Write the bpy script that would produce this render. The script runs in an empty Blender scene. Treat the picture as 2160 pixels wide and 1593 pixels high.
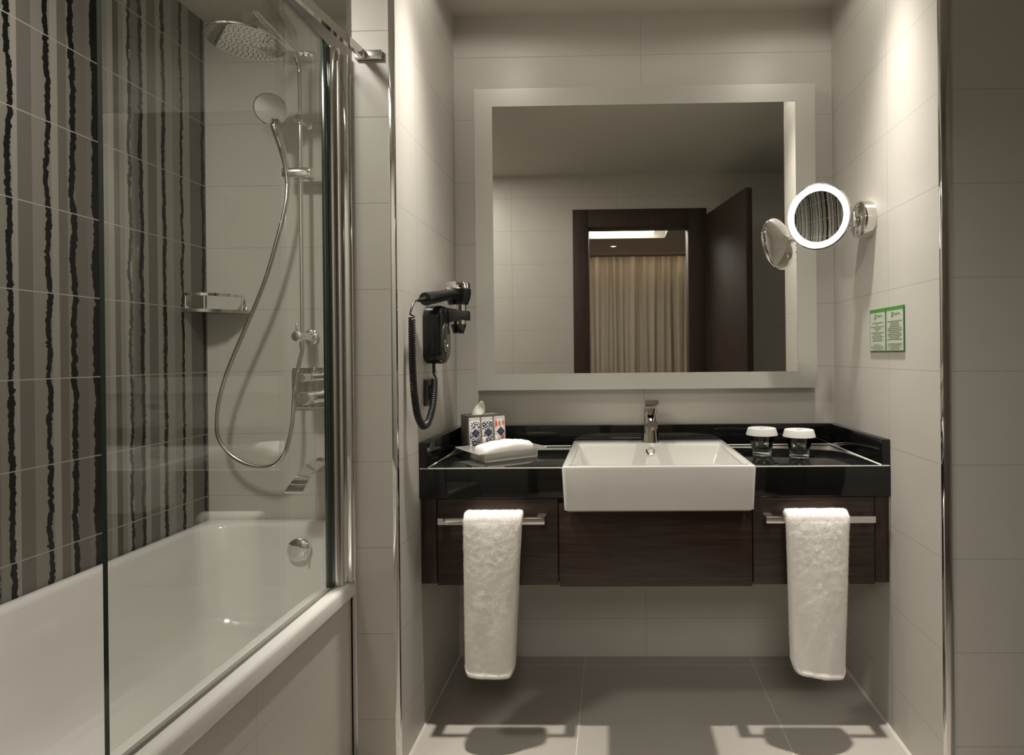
import bpy, bmesh, math, random
from mathutils import Vector, Matrix, noise
S = bpy.context.scene
COL = S.collection
random.seed(5)
PI = math.pi
V = Vector

# ------------------------------------------------------------------ camera
F_PX, CX, CY, D, H = 1230.0, 1271.78, 751.69, 2.3307, 1.2048
yaw, pitch, roll = .0172, -.0015, -.0099
def cam_axes():
    cy, sy, cp, sp, cr, sr = math.cos(yaw), math.sin(yaw), math.cos(pitch), math.sin(pitch), math.cos(roll), math.sin(roll)
    A = Matrix(((cy, sy, 0), (-sy, cy, 0), (0, 0, 1)))
    B = Matrix(((1, 0, 0), (0, cp, sp), (0, -sp, cp)))
    P = B @ A
    Q = Matrix((P[0], -P[2], P[1]))
    return Matrix(((cr, -sr, 0), (sr, cr, 0), (0, 0, 1))) @ Q
ax = cam_axes()
cd = bpy.data.cameras.new('camera')
cam = bpy.data.objects.new('camera', cd)
COL.objects.link(cam)
right, up, fwd = ax[0], -ax[1], ax[2]
cam.matrix_world = Matrix(((right.x, up.x, -fwd.x, 0), (right.y, up.y, -fwd.y, -D), (right.z, up.z, -fwd.z, H), (0, 0, 0, 1)))
cd.sensor_fit = 'HORIZONTAL'
cd.sensor_width = 36
cd.lens = F_PX / 2160 * 36
cd.shift_x = (1080 - CX) / 2160
cd.shift_y = (CY - 796.5) / 2160
cd.clip_start = .02
S.camera = cam

# ------------------------------------------------------------------ world, lights, exposure
w = bpy.data.worlds.new('world'); S.world = w; w.use_nodes = True
w.node_tree.nodes['Background'].inputs[0].default_value = (.02, .02, .02, 1)
S.view_settings.view_transform = 'Standard'
S.view_settings.look = 'None'
S.view_settings.gamma = 1
S.view_settings.use_curve_mapping = False
S.view_settings.exposure = 0.14
S.cycles.use_denoising = True
S.cycles.max_bounces = 12
S.cycles.diffuse_bounces = 6
S.cycles.glossy_bounces = 6
S.cycles.transparent_max_bounces = 24
S.cycles.sample_clamp_indirect = 6
S.cycles.caustics_refractive = False
ZC = 2.57                                    # ceiling height
NICHE_W, BEAM = 222.0, 16.8                  # narrow reflector lamps: beam falls off as a bell curve of this angle
TUB_W = 18.5
WARM = (1.0, .945, .865)
LAMPS = [(-.46, -.555), (.70, -.555)]          # downlights over the washstand
def spot(name, loc, watts, deg, blend=1.0, r=.025, col=WARM):
    l = bpy.data.lights.new(name, 'SPOT'); l.energy = watts; l.spot_size = math.radians(deg); l.spot_blend = blend
    l.shadow_soft_size = r; l.color = col
    o = bpy.data.objects.new(name, l); COL.objects.link(o); o.location = loc
    return o
def beam(l, deg, spill):
    l.use_nodes = True; nt = l.node_tree; em = nt.nodes['Emission']
    tc = nt.nodes.new('ShaderNodeTexCoord'); sp = nt.nodes.new('ShaderNodeSeparateXYZ')
    nt.links.new(tc.outputs['Normal'], sp.inputs[0])
    def mth(op, a, b=None):
        n = nt.nodes.new('ShaderNodeMath'); n.operation = op
        for i, v in enumerate((a, b)):
            if v is None: continue
            if isinstance(v, float): n.inputs[i].default_value = v
            else: nt.links.new(v, n.inputs[i])
        return n.outputs[0]
    th = mth('DIVIDE', mth('ARCCOSINE', mth('MINIMUM', mth('ABSOLUTE', sp.outputs[2]), 1.0)), math.radians(deg))
    g = mth('POWER', math.e, mth('MULTIPLY', mth('MULTIPLY', th, th), -1.0))
    nt.links.new(mth('ADD', g, spill), em.inputs['Strength'])
def area(name, loc, sx, sy, watts, rot=(0, 0, 0), col=WARM):
    l = bpy.data.lights.new(name, 'AREA'); l.shape = 'RECTANGLE'; l.size = sx; l.size_y = sy; l.energy = watts; l.color = col
    o = bpy.data.objects.new(name, l); COL.objects.link(o); o.location = loc; o.rotation_euler = rot
    return o
for x, y in LAMPS:
    s_ = spot('downlight_beam', (x, y, ZC - .012), NICHE_W, 172, .2)
    s_.rotation_euler.x = 0.0
    beam(s_.data, BEAM, .02)
tl = area('tub_light_beam', (-1.25, -1.45, ZC - .006), .30, .30, TUB_W); tl.data.shape = 'DISK'
area('bedroom_cove_light', (.0, -3.9, 2.66), 1.0, 1.7, 36)

# ------------------------------------------------------------------ mesh helpers
def BM(): return bmesh.new()
def box(bm, x0, x1, y0, y1, z0, z1, bev=0, seg=2, M=None):
    r = bmesh.ops.create_cube(bm, size=1)
    vs = r['verts']
    for v in vs:
        v.co = V((x0 + (v.co.x + .5) * (x1 - x0), y0 + (v.co.y + .5) * (y1 - y0), z0 + (v.co.z + .5) * (z1 - z0)))
    if bev:
        es = list({e for v in vs for e in v.link_edges})
        g = bmesh.ops.bevel(bm, geom=es, offset=bev, segments=seg, affect='EDGES', profile=.5)
        vs = list({v for f in g['faces'] for v in f.verts} | {v for v in vs if v.is_valid})
    if M is not None:
        for v in vs: v.co = M @ v.co
    return vs
def frame_for(d):
    d = d.normalized()
    a = V((0, 0, 1)) if abs(d.z) < .9 else V((1, 0, 0))
    u = d.cross(a).normalized()
    return u, d.cross(u).normalized()
def lathe(bm, o, d, prof, n=32, cap0=True, cap1=True):
    """revolve a profile of (distance along axis, radius)"""
    o = V(o); d = V(d).normalized(); u, w_ = frame_for(d)
    rings = []
    for t, r in prof:
        rings.append([bm.verts.new(o + d * t + (u * math.cos(2 * PI * k / n) + w_ * math.sin(2 * PI * k / n)) * r) for k in range(n)])
    for a, b in zip(rings, rings[1:]):
        for k in range(n):
            bm.faces.new((a[k], a[(k + 1) % n], b[(k + 1) % n], b[k]))
    if cap0: bm.faces.new(rings[0][::-1])
    if cap1: bm.faces.new(rings[-1])
    return [v for r in rings for v in r]
def catmull(pts, n=8):
    pts = [V(p) for p in pts]; out = []
    P = [pts[0] * 2 - pts[1]] + pts + [pts[-1] * 2 - pts[-2]]
    for i in range(1, len(P) - 2):
        a, b, c, d = P[i - 1:i + 3]
        for k in range(n):
            t = k / n
            out.append(.5 * ((2 * b) + (c - a) * t + (2 * a - 5 * b + 4 * c - d) * t * t + (3 * b - a - 3 * c + d) * t ** 3))
    out.append(pts[-1]); return out
def tube(bm, pts, r, n=12, caps=True):
    """sweep a round section along points; r is a number or a list"""
    pts = [V(p) for p in pts]; rings = []; prev = None
    for i, p in enumerate(pts):
        t = (pts[min(i + 1, len(pts) - 1)] - pts[max(i - 1, 0)]).normalized()
        if prev is None: u, w_ = frame_for(t)
        else:
            u = (prev - t * prev.dot(t)).normalized(); w_ = t.cross(u)
        prev = u
        rr = r[i] if isinstance(r, (list, tuple)) else r
        rings.append([bm.verts.new(p + (u * math.cos(2 * PI * k / n) + w_ * math.sin(2 * PI * k / n)) * rr) for k in range(n)])
    for a, b in zip(rings, rings[1:]):
        for k in range(n): bm.faces.new((a[k], a[(k + 1) % n], b[(k + 1) % n], b[k]))
    if caps: bm.faces.new(rings[0][::-1]); bm.faces.new(rings[-1])
def rrect(x0, x1, y0, y1, r, n=6):
    r = max(min(r, (x1 - x0) / 2 - 1e-5, (y1 - y0) / 2 - 1e-5), 1e-5); out = []
    for cx, cy, a0 in ((x1 - r, y1 - r, 0), (x0 + r, y1 - r, PI / 2), (x0 + r, y0 + r, PI), (x1 - r, y0 + r, 1.5 * PI)):
        for k in range(n + 1):
            a = a0 + PI / 2 * k / n
            out.append((cx + r * math.cos(a), cy + r * math.sin(a)))
    return out
def loft(bm, loops, cap0=True, cap1=True):
    """loops of equal point count, each a list of Vectors"""
    rs = [[bm.verts.new(p) for p in l] for l in loops]
    m = len(rs[0])
    for a, b in zip(rs, rs[1:]):
        for k in range(m): bm.faces.new((a[k], a[(k + 1) % m], b[(k + 1) % m], b[k]))
    if cap0: bm.faces.new(rs[0][::-1])
    if cap1: bm.faces.new(rs[-1])
def prism(bm, pts, d):
    """extrude a planar outline of 3D points by vector d"""
    pts = [V(p) for p in pts]; d = V(d)
    loft(bm, [pts, [p + d for p in pts]])
def finish(bm, name, mat, parent=None, smooth=True, ang=35):
    bmesh.ops.recalc_face_normals(bm, faces=bm.faces[:])
    if parent is not None:
        off = parent['_o'] if '_o' in parent.keys() else (0, 0, 0)
        bmesh.ops.translate(bm, verts=bm.verts[:], vec=-V(off))
    me = bpy.data.meshes.new(name); bm.to_mesh(me); bm.free()
    for m in (mat if isinstance(mat, (list, tuple)) else [mat]): me.materials.append(m)
    if smooth:
        me.shade_smooth(); me.set_sharp_from_angle(angle=math.radians(ang))
    o = bpy.data.objects.new(name, me); COL.objects.link(o)
    if parent is not None:
        o.parent = parent
        o['_o'] = tuple(parent['_o']) if '_o' in parent.keys() else (0.0, 0.0, 0.0)
    return o
def tag(o, label, cat, group=None):
    o['label'] = label; o['category'] = cat
    if group: o['group'] = group
    return o
def thing(name, label, cat, loc, group=None):
    o = bpy.data.objects.new(name, None); COL.objects.link(o); o.location = loc
    o.empty_display_size = .05
    o['_o'] = tuple(float(c) for c in loc)
    return tag(o, label, cat, group)
def struct(name, bm, mat, smooth=False):
    o = finish(bm, name, mat, None, smooth); o['kind'] = 'structure'; return o
def dup(root, loc, label, group=None):
    r = root.copy(); COL.objects.link(r); r.location = loc; r['label'] = label
    if group: r['group'] = group
    for ch in root.children:
        c = ch.copy(); COL.objects.link(c); c.parent = r
        for g in ch.children:
            d = g.copy(); COL.objects.link(d); d.parent = c
    return r

# ------------------------------------------------------------------ materials
def nodes(name):
    m = bpy.data.materials.new(name); m.use_nodes = True
    nt = m.node_tree; return m, nt, nt.nodes['Principled BSDF']
def mat(name, col, rough=.5, metal=0, spec=.5, coat=0, sheen=0, bump=0, bscale=200, vary=0):
    m, nt, b = nodes(name)
    b.inputs['Base Color'].default_value = (*col, 1); b.inputs['Roughness'].default_value = rough
    b.inputs['Metallic'].default_value = metal; b.inputs['Specular IOR Level'].default_value = spec
    b.inputs['Coat Weight'].default_value = coat; b.inputs['Coat Roughness'].default_value = .05
    b.inputs['Sheen Weight'].default_value = sheen
    if bump or vary:
        g = nt.nodes.new('ShaderNodeNewGeometry'); n = nt.nodes.new('ShaderNodeTexNoise')
        n.inputs['Scale'].default_value = bscale; n.inputs['Detail'].default_value = 3
        nt.links.new(g.outputs['Position'], n.inputs['Vector'])
        if bump:
            bp = nt.nodes.new('ShaderNodeBump'); bp.inputs['Strength'].default_value = bump; bp.inputs['Distance'].default_value = .002
            nt.links.new(n.outputs['Fac'], bp.inputs['Height']); nt.links.new(bp.outputs['Normal'], b.inputs['Normal'])
        if vary:
            mx = nt.nodes.new('ShaderNodeMix'); mx.data_type = 'RGBA'
            mx.inputs[6].default_value = (*[c * (1 - vary) for c in col], 1); mx.inputs[7].default_value = (*[min(1, c * (1 + vary)) for c in col], 1)
            nt.links.new(n.outputs['Fac'], mx.inputs[0]); nt.links.new(mx.outputs[2], b.inputs['Base Color'])
    return m
def emit(name, col, power):
    m, nt, b = nodes(name)
    b.inputs['Base Color'].default_value = (*col, 1)
    b.inputs['Emission Color'].default_value = (*col, 1); b.inputs['Emission Strength'].default_value = power
    return m
def math_node(nt, op, a, b=None):
    n = nt.nodes.new('ShaderNodeMath'); n.operation = op
    for i, v in enumerate((a, b)):
        if v is None: continue
        if isinstance(v, (int, float)): n.inputs[i].default_value = v
        else: nt.links.new(v, n.inputs[i])
    return n.outputs[0]
def line_mask(nt, coord, t0, L, wdt):
    f = math_node(nt, 'FRACT', math_node(nt, 'DIVIDE', math_node(nt, 'SUBTRACT', coord, t0), L))
    d = math_node(nt, 'ABSOLUTE', math_node(nt, 'SUBTRACT', f, .5))
    return math_node(nt, 'GREATER_THAN', d, .5 - wdt / (2 * L))
def xyz(nt):
    g = nt.nodes.new('ShaderNodeNewGeometry'); s = nt.nodes.new('ShaderNodeSeparateXYZ')
    nt.links.new(g.outputs['Position'], s.inputs[0]); return g.outputs['Position'], s.outputs
Z0 = -.0972                                   # height of the lowest wall joint, rows every 0.25 m
def tile_mat(name, col, grout, a, a0, aL, b_='z', b0=Z0, bL=.25, rough=.38, gw=.0026, colour_socket=None, spec=.4):
    m, nt, b = nodes(name)
    pos, c = xyz(nt)
    idx = dict(x=0, y=1, z=2)
    m1 = line_mask(nt, c[idx[b_]], b0, bL, gw)
    m2 = line_mask(nt, c[idx[a]], a0, aL, gw)
    mk = math_node(nt, 'MAXIMUM', m1, m2)
    n = nt.nodes.new('ShaderNodeTexNoise'); n.inputs['Scale'].default_value = 6; n.inputs['Detail'].default_value = 6
    nt.links.new(pos, n.inputs['Vector'])
    v = nt.nodes.new('ShaderNodeMix'); v.data_type = 'RGBA'
    v.inputs[6].default_value = (*[k * .95 for k in col], 1); v.inputs[7].default_value = (*[k * 1.05 for k in col], 1)
    nt.links.new(n.outputs['Fac'], v.inputs[0])
    base = colour_socket(nt, pos, c) if colour_socket else v.outputs[2]
    mx = nt.nodes.new('ShaderNodeMix'); mx.data_type = 'RGBA'
    nt.links.new(mk, mx.inputs[0]); nt.links.new(base, mx.inputs[6]); mx.inputs[7].default_value = (*grout, 1)
    nt.links.new(mx.outputs[2], b.inputs['Base Color'])
    rr = nt.nodes.new('ShaderNodeMix'); rr.inputs[2].default_value = rough; rr.inputs[3].default_value = .8
    nt.links.new(mk, rr.inputs[0]); nt.links.new(rr.outputs[0], b.inputs['Roughness'])
    b.inputs['Specular IOR Level'].default_value = spec
    inv = math_node(nt, 'SUBTRACT', 1, mk)
    bp = nt.nodes.new('ShaderNodeBump'); bp.inputs['Strength'].default_value = .5; bp.inputs['Distance'].default_value = .0015
    nt.links.new(inv, bp.inputs['Height']); nt.links.new(bp.outputs['Normal'], b.inputs['Normal'])
    return m
TILE = (.555, .53, .48); GROUT = (.42, .40, .36)
M_back = tile_mat('beige_tile_back', TILE, GROUT, 'x', .122, .8)
M_side = tile_mat('beige_tile_side', TILE, GROUT, 'y', -.46, .8)
M_end = tile_mat('beige_tile_tub_end', TILE, GROUT, 'x', -1.204, .8)
M_front = tile_mat('beige_tile_front', TILE, GROUT, 'x', -.76, .8)
M_apron = tile_mat('beige_tile_apron', TILE, (.5, .47, .42), 'y', -1.9, .8)
M_floor = tile_mat('taupe_floor_tile', (.40, .37, .33), (.56, .53, .48), 'x', -.123, .655, 'y', -.064, .655, rough=.45, gw=.004)

STRIPES = [  # (pixel-free) position along the wall in metres, tone: L light, M mid, D dark, P purple dark, O olive
 (-.7988, 'O'), (-.763, 'L'), (-.7477, 'P'), (-.7065, 'M'), (-.652, 'L'), (-.629, 'D'), (-.603, 'M'), (-.575, 'P'), (-.535, 'Q'),
 (-.4825, 'O'), (-.457, 'L'), (-.437, 'K'), (-.413, 'O'), (-.395, 'L'), (-.366, 'D'), (-.316, 'L'), (-.296, 'P'), (-.255, 'L'), (-.233, 'M'),
 (-.2122, 'L'), (-.176, 'M'), (-.1252, 'L'), (-.09, 'D'), (-.0081, 'P')]
BLACKS = [(-.781, -.765), (-.669, -.654), (-.593, -.574), (-.5168, -.481), (-.379, -.366), (-.332, -.318), (-.2285, -.214), (-.1385, -.127), (-.026, -.0115)]
TONE = dict(L=(.335, .32, .285), M=(.255, .238, .21), D=(.165, .15, .128), P=(.172, .156, .140), Q=(.20, .183, .165), O=(.24, .23, .195), K=(.09, .083, .068))
def stripe_socket(nt, pos, c):
    per = .80
    t = math_node(nt, 'FRACT', math_node(nt, 'DIVIDE', math_node(nt, 'ADD', c[1], 8 * per), per))
    r = nt.nodes.new('ShaderNodeValToRGB'); r.color_ramp.interpolation = 'CONSTANT'
    el = r.color_ramp.elements
    first = True
    for i, (y, k) in enumerate(STRIPES):
        p = min(max((y + per) / per, 0), 1)
        e = el[i] if i < 2 else el.new(p)
        e.position = p; e.color = (*TONE[k], 1)
    nt.links.new(t, r.inputs[0])
    # ragged black bands: the coordinate is wobbled by noise that runs mostly up the wall
    mp = nt.nodes.new('ShaderNodeMapping'); mp.inputs['Scale'].default_value = (1, 1.5, 7)
    nt.links.new(pos, mp.inputs[0])
    n1 = nt.nodes.new('ShaderNodeTexNoise'); n1.inputs['Scale'].default_value = 1.1; n1.inputs['Detail'].default_value = 8; n1.inputs['Roughness'].default_value = .62
    nt.links.new(mp.outputs[0], n1.inputs['Vector'])
    mp2 = nt.nodes.new('ShaderNodeMapping'); mp2.inputs['Scale'].default_value = (1, 60, 40)
    nt.links.new(pos, mp2.inputs[0])
    n2 = nt.nodes.new('ShaderNodeTexNoise'); n2.inputs['Scale'].default_value = 1.6; n2.inputs['Detail'].default_value = 4
    nt.links.new(mp2.outputs[0], n2.inputs['Vector'])
    off = math_node(nt, 'ADD', math_node(nt, 'MULTIPLY', math_node(nt, 'SUBTRACT', n1.outputs['Fac'], .5), .035),
                    math_node(nt, 'MULTIPLY', math_node(nt, 'SUBTRACT', n2.outputs['Fac'], .5), .017))
    t2 = math_node(nt, 'FRACT', math_node(nt, 'DIVIDE', math_node(nt, 'ADD', math_node(nt, 'ADD', c[1], off), 8 * per), per))
    r2 = nt.nodes.new('ShaderNodeValToRGB'); r2.color_ramp.interpolation = 'CONSTANT'
    el = r2.color_ramp.elements
    stops = [(0, 0)]
    for a, b in BLACKS: stops += [((a + per) / per, 1), ((b + per) / per, 0)]
    for i, (p, v) in enumerate(stops):
        e = el[i] if i < 2 else el.new(p)
        e.position = p; e.color = (v, v, v, 1)
    nt.links.new(t2, r2.inputs[0])
    mx = nt.nodes.new('ShaderNodeMix'); mx.data_type = 'RGBA'
    nt.links.new(r2.outputs[0], mx.inputs[0]); nt.links.new(r.outputs[0], mx.inputs[6]); mx.inputs[7].default_value = (.006, .006, .005, 1)
    return mx.outputs[2]
M_stripe = tile_mat('striped_feature_tile', TILE, (.42, .40, .36), 'y', -9.9, 30, rough=.3, gw=.0035, colour_socket=stripe_socket)

M_ceil = mat('ceiling_paint', (.55, .53, .47), .9)
M_chrome = mat('chrome', (.82, .81, .79), .07, 1)
M_chrome_soft = mat('brushed_chrome', (.62, .61, .58), .22, 1)
M_ceramic = mat('white_ceramic', (.60, .585, .545), .1, 0, .5, .6)
M_acrylic_white = mat('white_tub_enamel', (.76, .745, .71), .12, 0, .5, .5)
M_granite = mat('black_granite', (.007, .007, .0065), .06, 0, .5, 0, 0, 0, 900, .7)
M_black = mat('black_plastic', (.012, .012, .011), .22)
M_black_matte = mat('black_cord_rubber', (.013, .013, .012), .35)
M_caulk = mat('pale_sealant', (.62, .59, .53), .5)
M_mirror = mat('mirror_silver', (.80, .80, .77), 0.0, 1)
M_white = mat('white_paper', (.68, .665, .63), .7)
M_towel = mat('white_terry', (.80, .77, .72), 1, 0, .1, 0, .3, .6, 700)
M_grey_plastic = mat('grey_plastic', (.30, .29, .26), .4)
M_navy = mat('navy_print', (.02, .02, .055), .5)
M_blue = mat('violet_print', (.05, .03, .22), .5)
M_orange = mat('orange_print', (.62, .07, .02), .5)
M_redp = mat('red_print', (.45, .03, .04), .5)
M_bluegrey = mat('blue_grey_print', (.12, .17, .28), .5)
M_green = mat('sign_green', (.07, .27, .04), .5)
M_green_dk = mat('sign_dark_green', (.04, .16, .07), .5)
M_sign = mat('sign_paper', (.53, .56, .45), .35)
M_ink = mat('sign_ink', (.11, .16, .09), .6)
M_ink_pale = mat('sign_pale_ink', (.26, .30, .22), .6)
M_ring = emit('lit_ring', (1, .97, .93), 2.6)
M_lens = emit('lamp_lens', (1, .9, .75), 12)
M_soft_lens = emit('soft_lamp_lens', (1, .92, .8), 1.5)
M_led = emit('indicator_light', (.75, .9, .1), 1.5)
M_cove = emit('cove_panel', (1, .95, .85), 3.2)
M_frost = mat('etched_mirror_band', (.52, .515, .465), .45, .2)
def wood(name, a, b_, rough, sc=(2, 30, 40), spec=.4):
    m, nt, b = nodes(name)
    pos, c = xyz(nt)
    mp = nt.nodes.new('ShaderNodeMapping'); mp.inputs['Scale'].default_value = sc
    nt.links.new(pos, mp.inputs[0])
    n = nt.nodes.new('ShaderNodeTexNoise'); n.inputs['Scale'].default_value = 2.4; n.inputs['Detail'].default_value = 8; n.inputs['Distortion'].default_value = .6
    nt.links.new(mp.outputs[0], n.inputs['Vector'])
    r = nt.nodes.new('ShaderNodeValToRGB'); r.color_ramp.elements[0].position = .3; r.color_ramp.elements[1].position = .7
    r.color_ramp.elements[0].color = (*a, 1); r.color_ramp.elements[1].color = (*b_, 1)
    nt.links.new(n.outputs['Fac'], r.inputs[0]); nt.links.new(r.outputs[0], b.inputs['Base Color'])
    b.inputs['Roughness'].default_value = rough; b.inputs['Specular IOR Level'].default_value = spec
    return m
M_wood = wood('dark_walnut', (.020, .0125, .009), (.050, .030, .021), .33)
M_wood_v = wood('dark_walnut_upright', (.020, .0125, .009), (.050, .030, .021), .33, (40, 40, 2))
M_door = wood('dark_door_veneer', (.030, .018, .012), (.055, .034, .023), .55, (40, 40, 2))
M_curtain = mat('taupe_curtain', (.52, .45, .36), .85)
M_carpet = mat('brown_carpet', (.12, .10, .08), 1)
M_room = mat('bedroom_paint', (.36, .32, .27), .9)
def glassy(name, tint, extra=.0, rough=.0, body=0.0, body_col=(.8, .8, .75)):
    """thin clear pane: see-through with a mirror reflection that grows towards grazing view"""
    m = bpy.data.materials.new(name); m.use_nodes = True; nt = m.node_tree
    nt.nodes.clear()
    out = nt.nodes.new('ShaderNodeOutputMaterial')
    tr = nt.nodes.new('ShaderNodeBsdfTransparent'); tr.inputs[0].default_value = (*tint, 1)
    gl = nt.nodes.new('ShaderNodeBsdfGlossy'); gl.inputs['Roughness'].default_value = rough; gl.inputs[0].default_value = (1, 1, 1, 1)
    lw = nt.nodes.new('ShaderNodeLayerWeight'); lw.inputs['Blend'].default_value = .5
    f = math_node(nt, 'ADD', math_node(nt, 'MULTIPLY', math_node(nt, 'POWER', lw.outputs['Facing'], 5), .95), .04 + extra)
    base = tr.outputs[0]
    if body:
        df = nt.nodes.new('ShaderNodeBsdfDiffuse'); df.inputs[0].default_value = (*body_col, 1)
        tl = nt.nodes.new('ShaderNodeBsdfTranslucent'); tl.inputs[0].default_value = (*body_col, 1)
        m0 = nt.nodes.new('ShaderNodeMixShader'); m0.inputs[0].default_value = .5
        nt.links.new(df.outputs[0], m0.inputs[1]); nt.links.new(tl.outputs[0], m0.inputs[2])
        m1 = nt.nodes.new('ShaderNodeMixShader'); m1.inputs[0].default_value = body
        nt.links.new(base, m1.inputs[1]); nt.links.new(m0.outputs[0], m1.inputs[2]); base = m1.outputs[0]
    mx = nt.nodes.new('ShaderNodeMixShader')
    nt.links.new(f, mx.inputs[0]); nt.links.new(base, mx.inputs[1]); nt.links.new(gl.outputs[0], mx.inputs[2])
    nt.links.new(mx.outputs[0], out.inputs[0])
    return m
M_glass = glassy('screen_glass', (.965, .98, .96))
M_glass_edge = mat('green_glass_edge', (.012, .03, .022), .15)
M_tumbler, _nt, _b = nodes('tumbler_glass')
_b.inputs['Transmission Weight'].default_value = 1; _b.inputs['Roughness'].default_value = .01; _b.inputs['IOR'].default_value = 1.47; _b.inputs['Base Color'].default_value = (.98, .99, .97, 1)
M_frost_acr = glassy('frosted_acrylic', (.93, .93, .9), .0, .25, .30, (.8, .78, .72))

# ------------------------------------------------------------------ the room
XL, XR, YT, YC = -.628, .878, -.7635, -.650
XCL, XT, YD = -.760, -1.64, -2.20
bm = BM(); box(bm, XT - .1, 1.7, -2.34, .1, -.08, 0); struct('floor', bm, M_floor)
bm = BM(); box(bm, XT - .1, 1.7, -2.34, .1, ZC, ZC + .08); struct('ceiling', bm, M_ceil)
bm = BM(); box(bm, XL - .066, XR + .03, 0, .1, 0, ZC); struct('wall_back', bm, M_back)
bm = BM(); box(bm, XT - .1, XL - .066, 0, .1, 0, ZC); struct('wall_tub_end', bm, M_end)
bm = BM(); box(bm, XT - .1, XT, -2.34, 0, 0, ZC); struct('wall_left', bm, M_stripe)
# the pier between tub and washstand: faces to the camera and to the niche carry different joints
bm = BM(); box(bm, XCL, XL, YC, 0, 0, ZC)
for f in bm.faces: f.material_index = 1 if abs(f.normal.x) > .5 else 0
struct('wall_pier', bm, [M_front, M_side])
bm = BM(); box(bm, XR, 1.7, YT, .1, 0, ZC)
for f in bm.faces: f.material_index = 1 if abs(f.normal.x) > .5 else 0
struct('wall_niche_right', bm, [M_front, M_side])
bm = BM(); box(bm, 1.6, 1.7, -2.34, YT, 0, ZC); struct('wall_right', bm, M_side)
# front wall with the doorway
ox0, ox1, oz = -.205, .64, 2.20
bm = BM()
box(bm, XT - .1, ox0, -2.33, YD, 0, ZC); box(bm, ox1, 1.7, -2.33, YD, 0, ZC); box(bm, ox0, ox1, -2.33, YD, oz, ZC)
struct('wall_front', bm, M_front)
# tile edge trims
bm = BM(); box(bm, XR - .0015, XR + .021, YT - .004, YT + .012, 0, ZC, .0012); struct('trim_1', bm, M_chrome, True)
bm = BM(); box(bm, XL - .014, XL + .0015, YC - .003, YC + .010, 0, ZC, .0012); struct('trim_2', bm, M_chrome, True)
bm = BM(); box(bm, XCL - .003, XCL + .009, YC - .004, YC + .008, 0, ZC, .0012); struct('trim_3', bm, M_chrome, True)
bm = BM(); prism(bm, [(XR, -2.0, 0), (XR - .007, -2.0, 0), (XR, -2.0, .007)], (0, 2.0, 0))
bmesh.ops.bisect_plane(bm, geom=bm.verts[:] + bm.edges[:] + bm.faces[:], plane_co=(0, YT, 0), plane_no=(0, -1, 0), clear_outer=True)
struct('floor_bead_right', bm, M_caulk)  # sealant bead where the right niche wall meets the floor
bm = BM(); prism(bm, [(XL, YC, 0), (XL + .006, YC, 0), (XL, YC, .006)], (0, -YC, 0)); struct('floor_bead_left', bm, M_caulk)  # matching sealant bead at the foot of the left niche wall
# door frame and leaf (seen in the mirror)
bm = BM()
fx0, fx1, ix0, ix1, fz, iz = -.295, .715, -.177, .575, 2.309, 2.174
box(bm, fx0, ix0, -2.345, YD + .014, 0, fz, .002); box(bm, ix1, fx1, -2.345, YD + .014, 0, fz, .002); box(bm, ix0, ix1, -2.345, YD + .014, iz, fz, .002)
o = struct('door_1', bm, M_door, True)
leaf = BM()
hx, hy, ex, ey = .700, YD + .02, .842, -1.45
dv = V((ex - hx, ey - hy, 0)); L_ = dv.length; dv.normalize()
Mx = Matrix.Translation((hx, hy, 0)) @ Matrix(((dv.x, -dv.y, 0, 0), (dv.y, dv.x, 0, 0), (0, 0, 1, 0), (0, 0, 0, 1)))
box(leaf, 0, L_, -.042, 0, .006, 2.25, .002, 2, Mx)
lf = thing('door_leaf', 'dark brown wooden door leaf standing open, seen in the large mirror', 'door', (hx, hy, .006))
finish(leaf, 'leaf', M_door, lf)
hb = BM()
for s_ in (.004, -.046):
    p = Mx @ V((L_ - .06, s_, 1.02)); q = Mx @ V((L_ - .06, s_ + (.045 if s_ > 0 else -.045), 1.02)); e2 = Mx @ V((L_ - .18, s_ + (.045 if s_ > 0 else -.045), 1.02))
    tube(hb, [p, q, e2], .009)
finish(hb, 'handle', M_chrome, lf)
# bedroom beyond the doorway
by = -5.95
bm = BM(); box(bm, -2.6, 2.6, by - .1, -2.34, -.08, 0); struct('floor_bedroom', bm, M_carpet)
bm = BM()
rx0, rx1, ry0, ry1 = -1.5, .63, -4.75, -3.0
zb = 2.60
box(bm, -2.6, 2.6, by - .1, ry0, zb, zb + .25); box(bm, -2.6, 2.6, ry1, -2.34, zb, zb + .25)
box(bm, -2.6, rx0, ry0, ry1, zb, zb + .25); box(bm, rx1, 2.6, ry0, ry1, zb, zb + .25)
struct('ceiling_bedroom', bm, M_room)
bm = BM(); box(bm, rx0, rx1, ry0, ry1, zb + .10, zb + .25); struct('ceiling_cove', bm, M_cove)
bm = BM(); box(bm, -2.7, -2.6, by - .1, -2.34, 0, zb); struct('wall_bedroom_left', bm, M_room)
bm = BM(); box(bm, 2.6, 2.7, by - .1, -2.34, 0, zb); struct('wall_bedroom_right', bm, M_room)
bm = BM(); box(bm, -2.6, 2.6, by - .2, by - .1, 0, zb); struct('wall_bedroom_back', bm, M_room)
bm = BM(); box(bm, -2.6, XT - .1, -2.34, -2.30, 0, zb); box(bm, 1.7, 2.6, -2.34, -2.30, 0, zb); struct('wall_bedroom_front', bm, M_room)
bm = BM()
rows = []
n = 520
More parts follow.
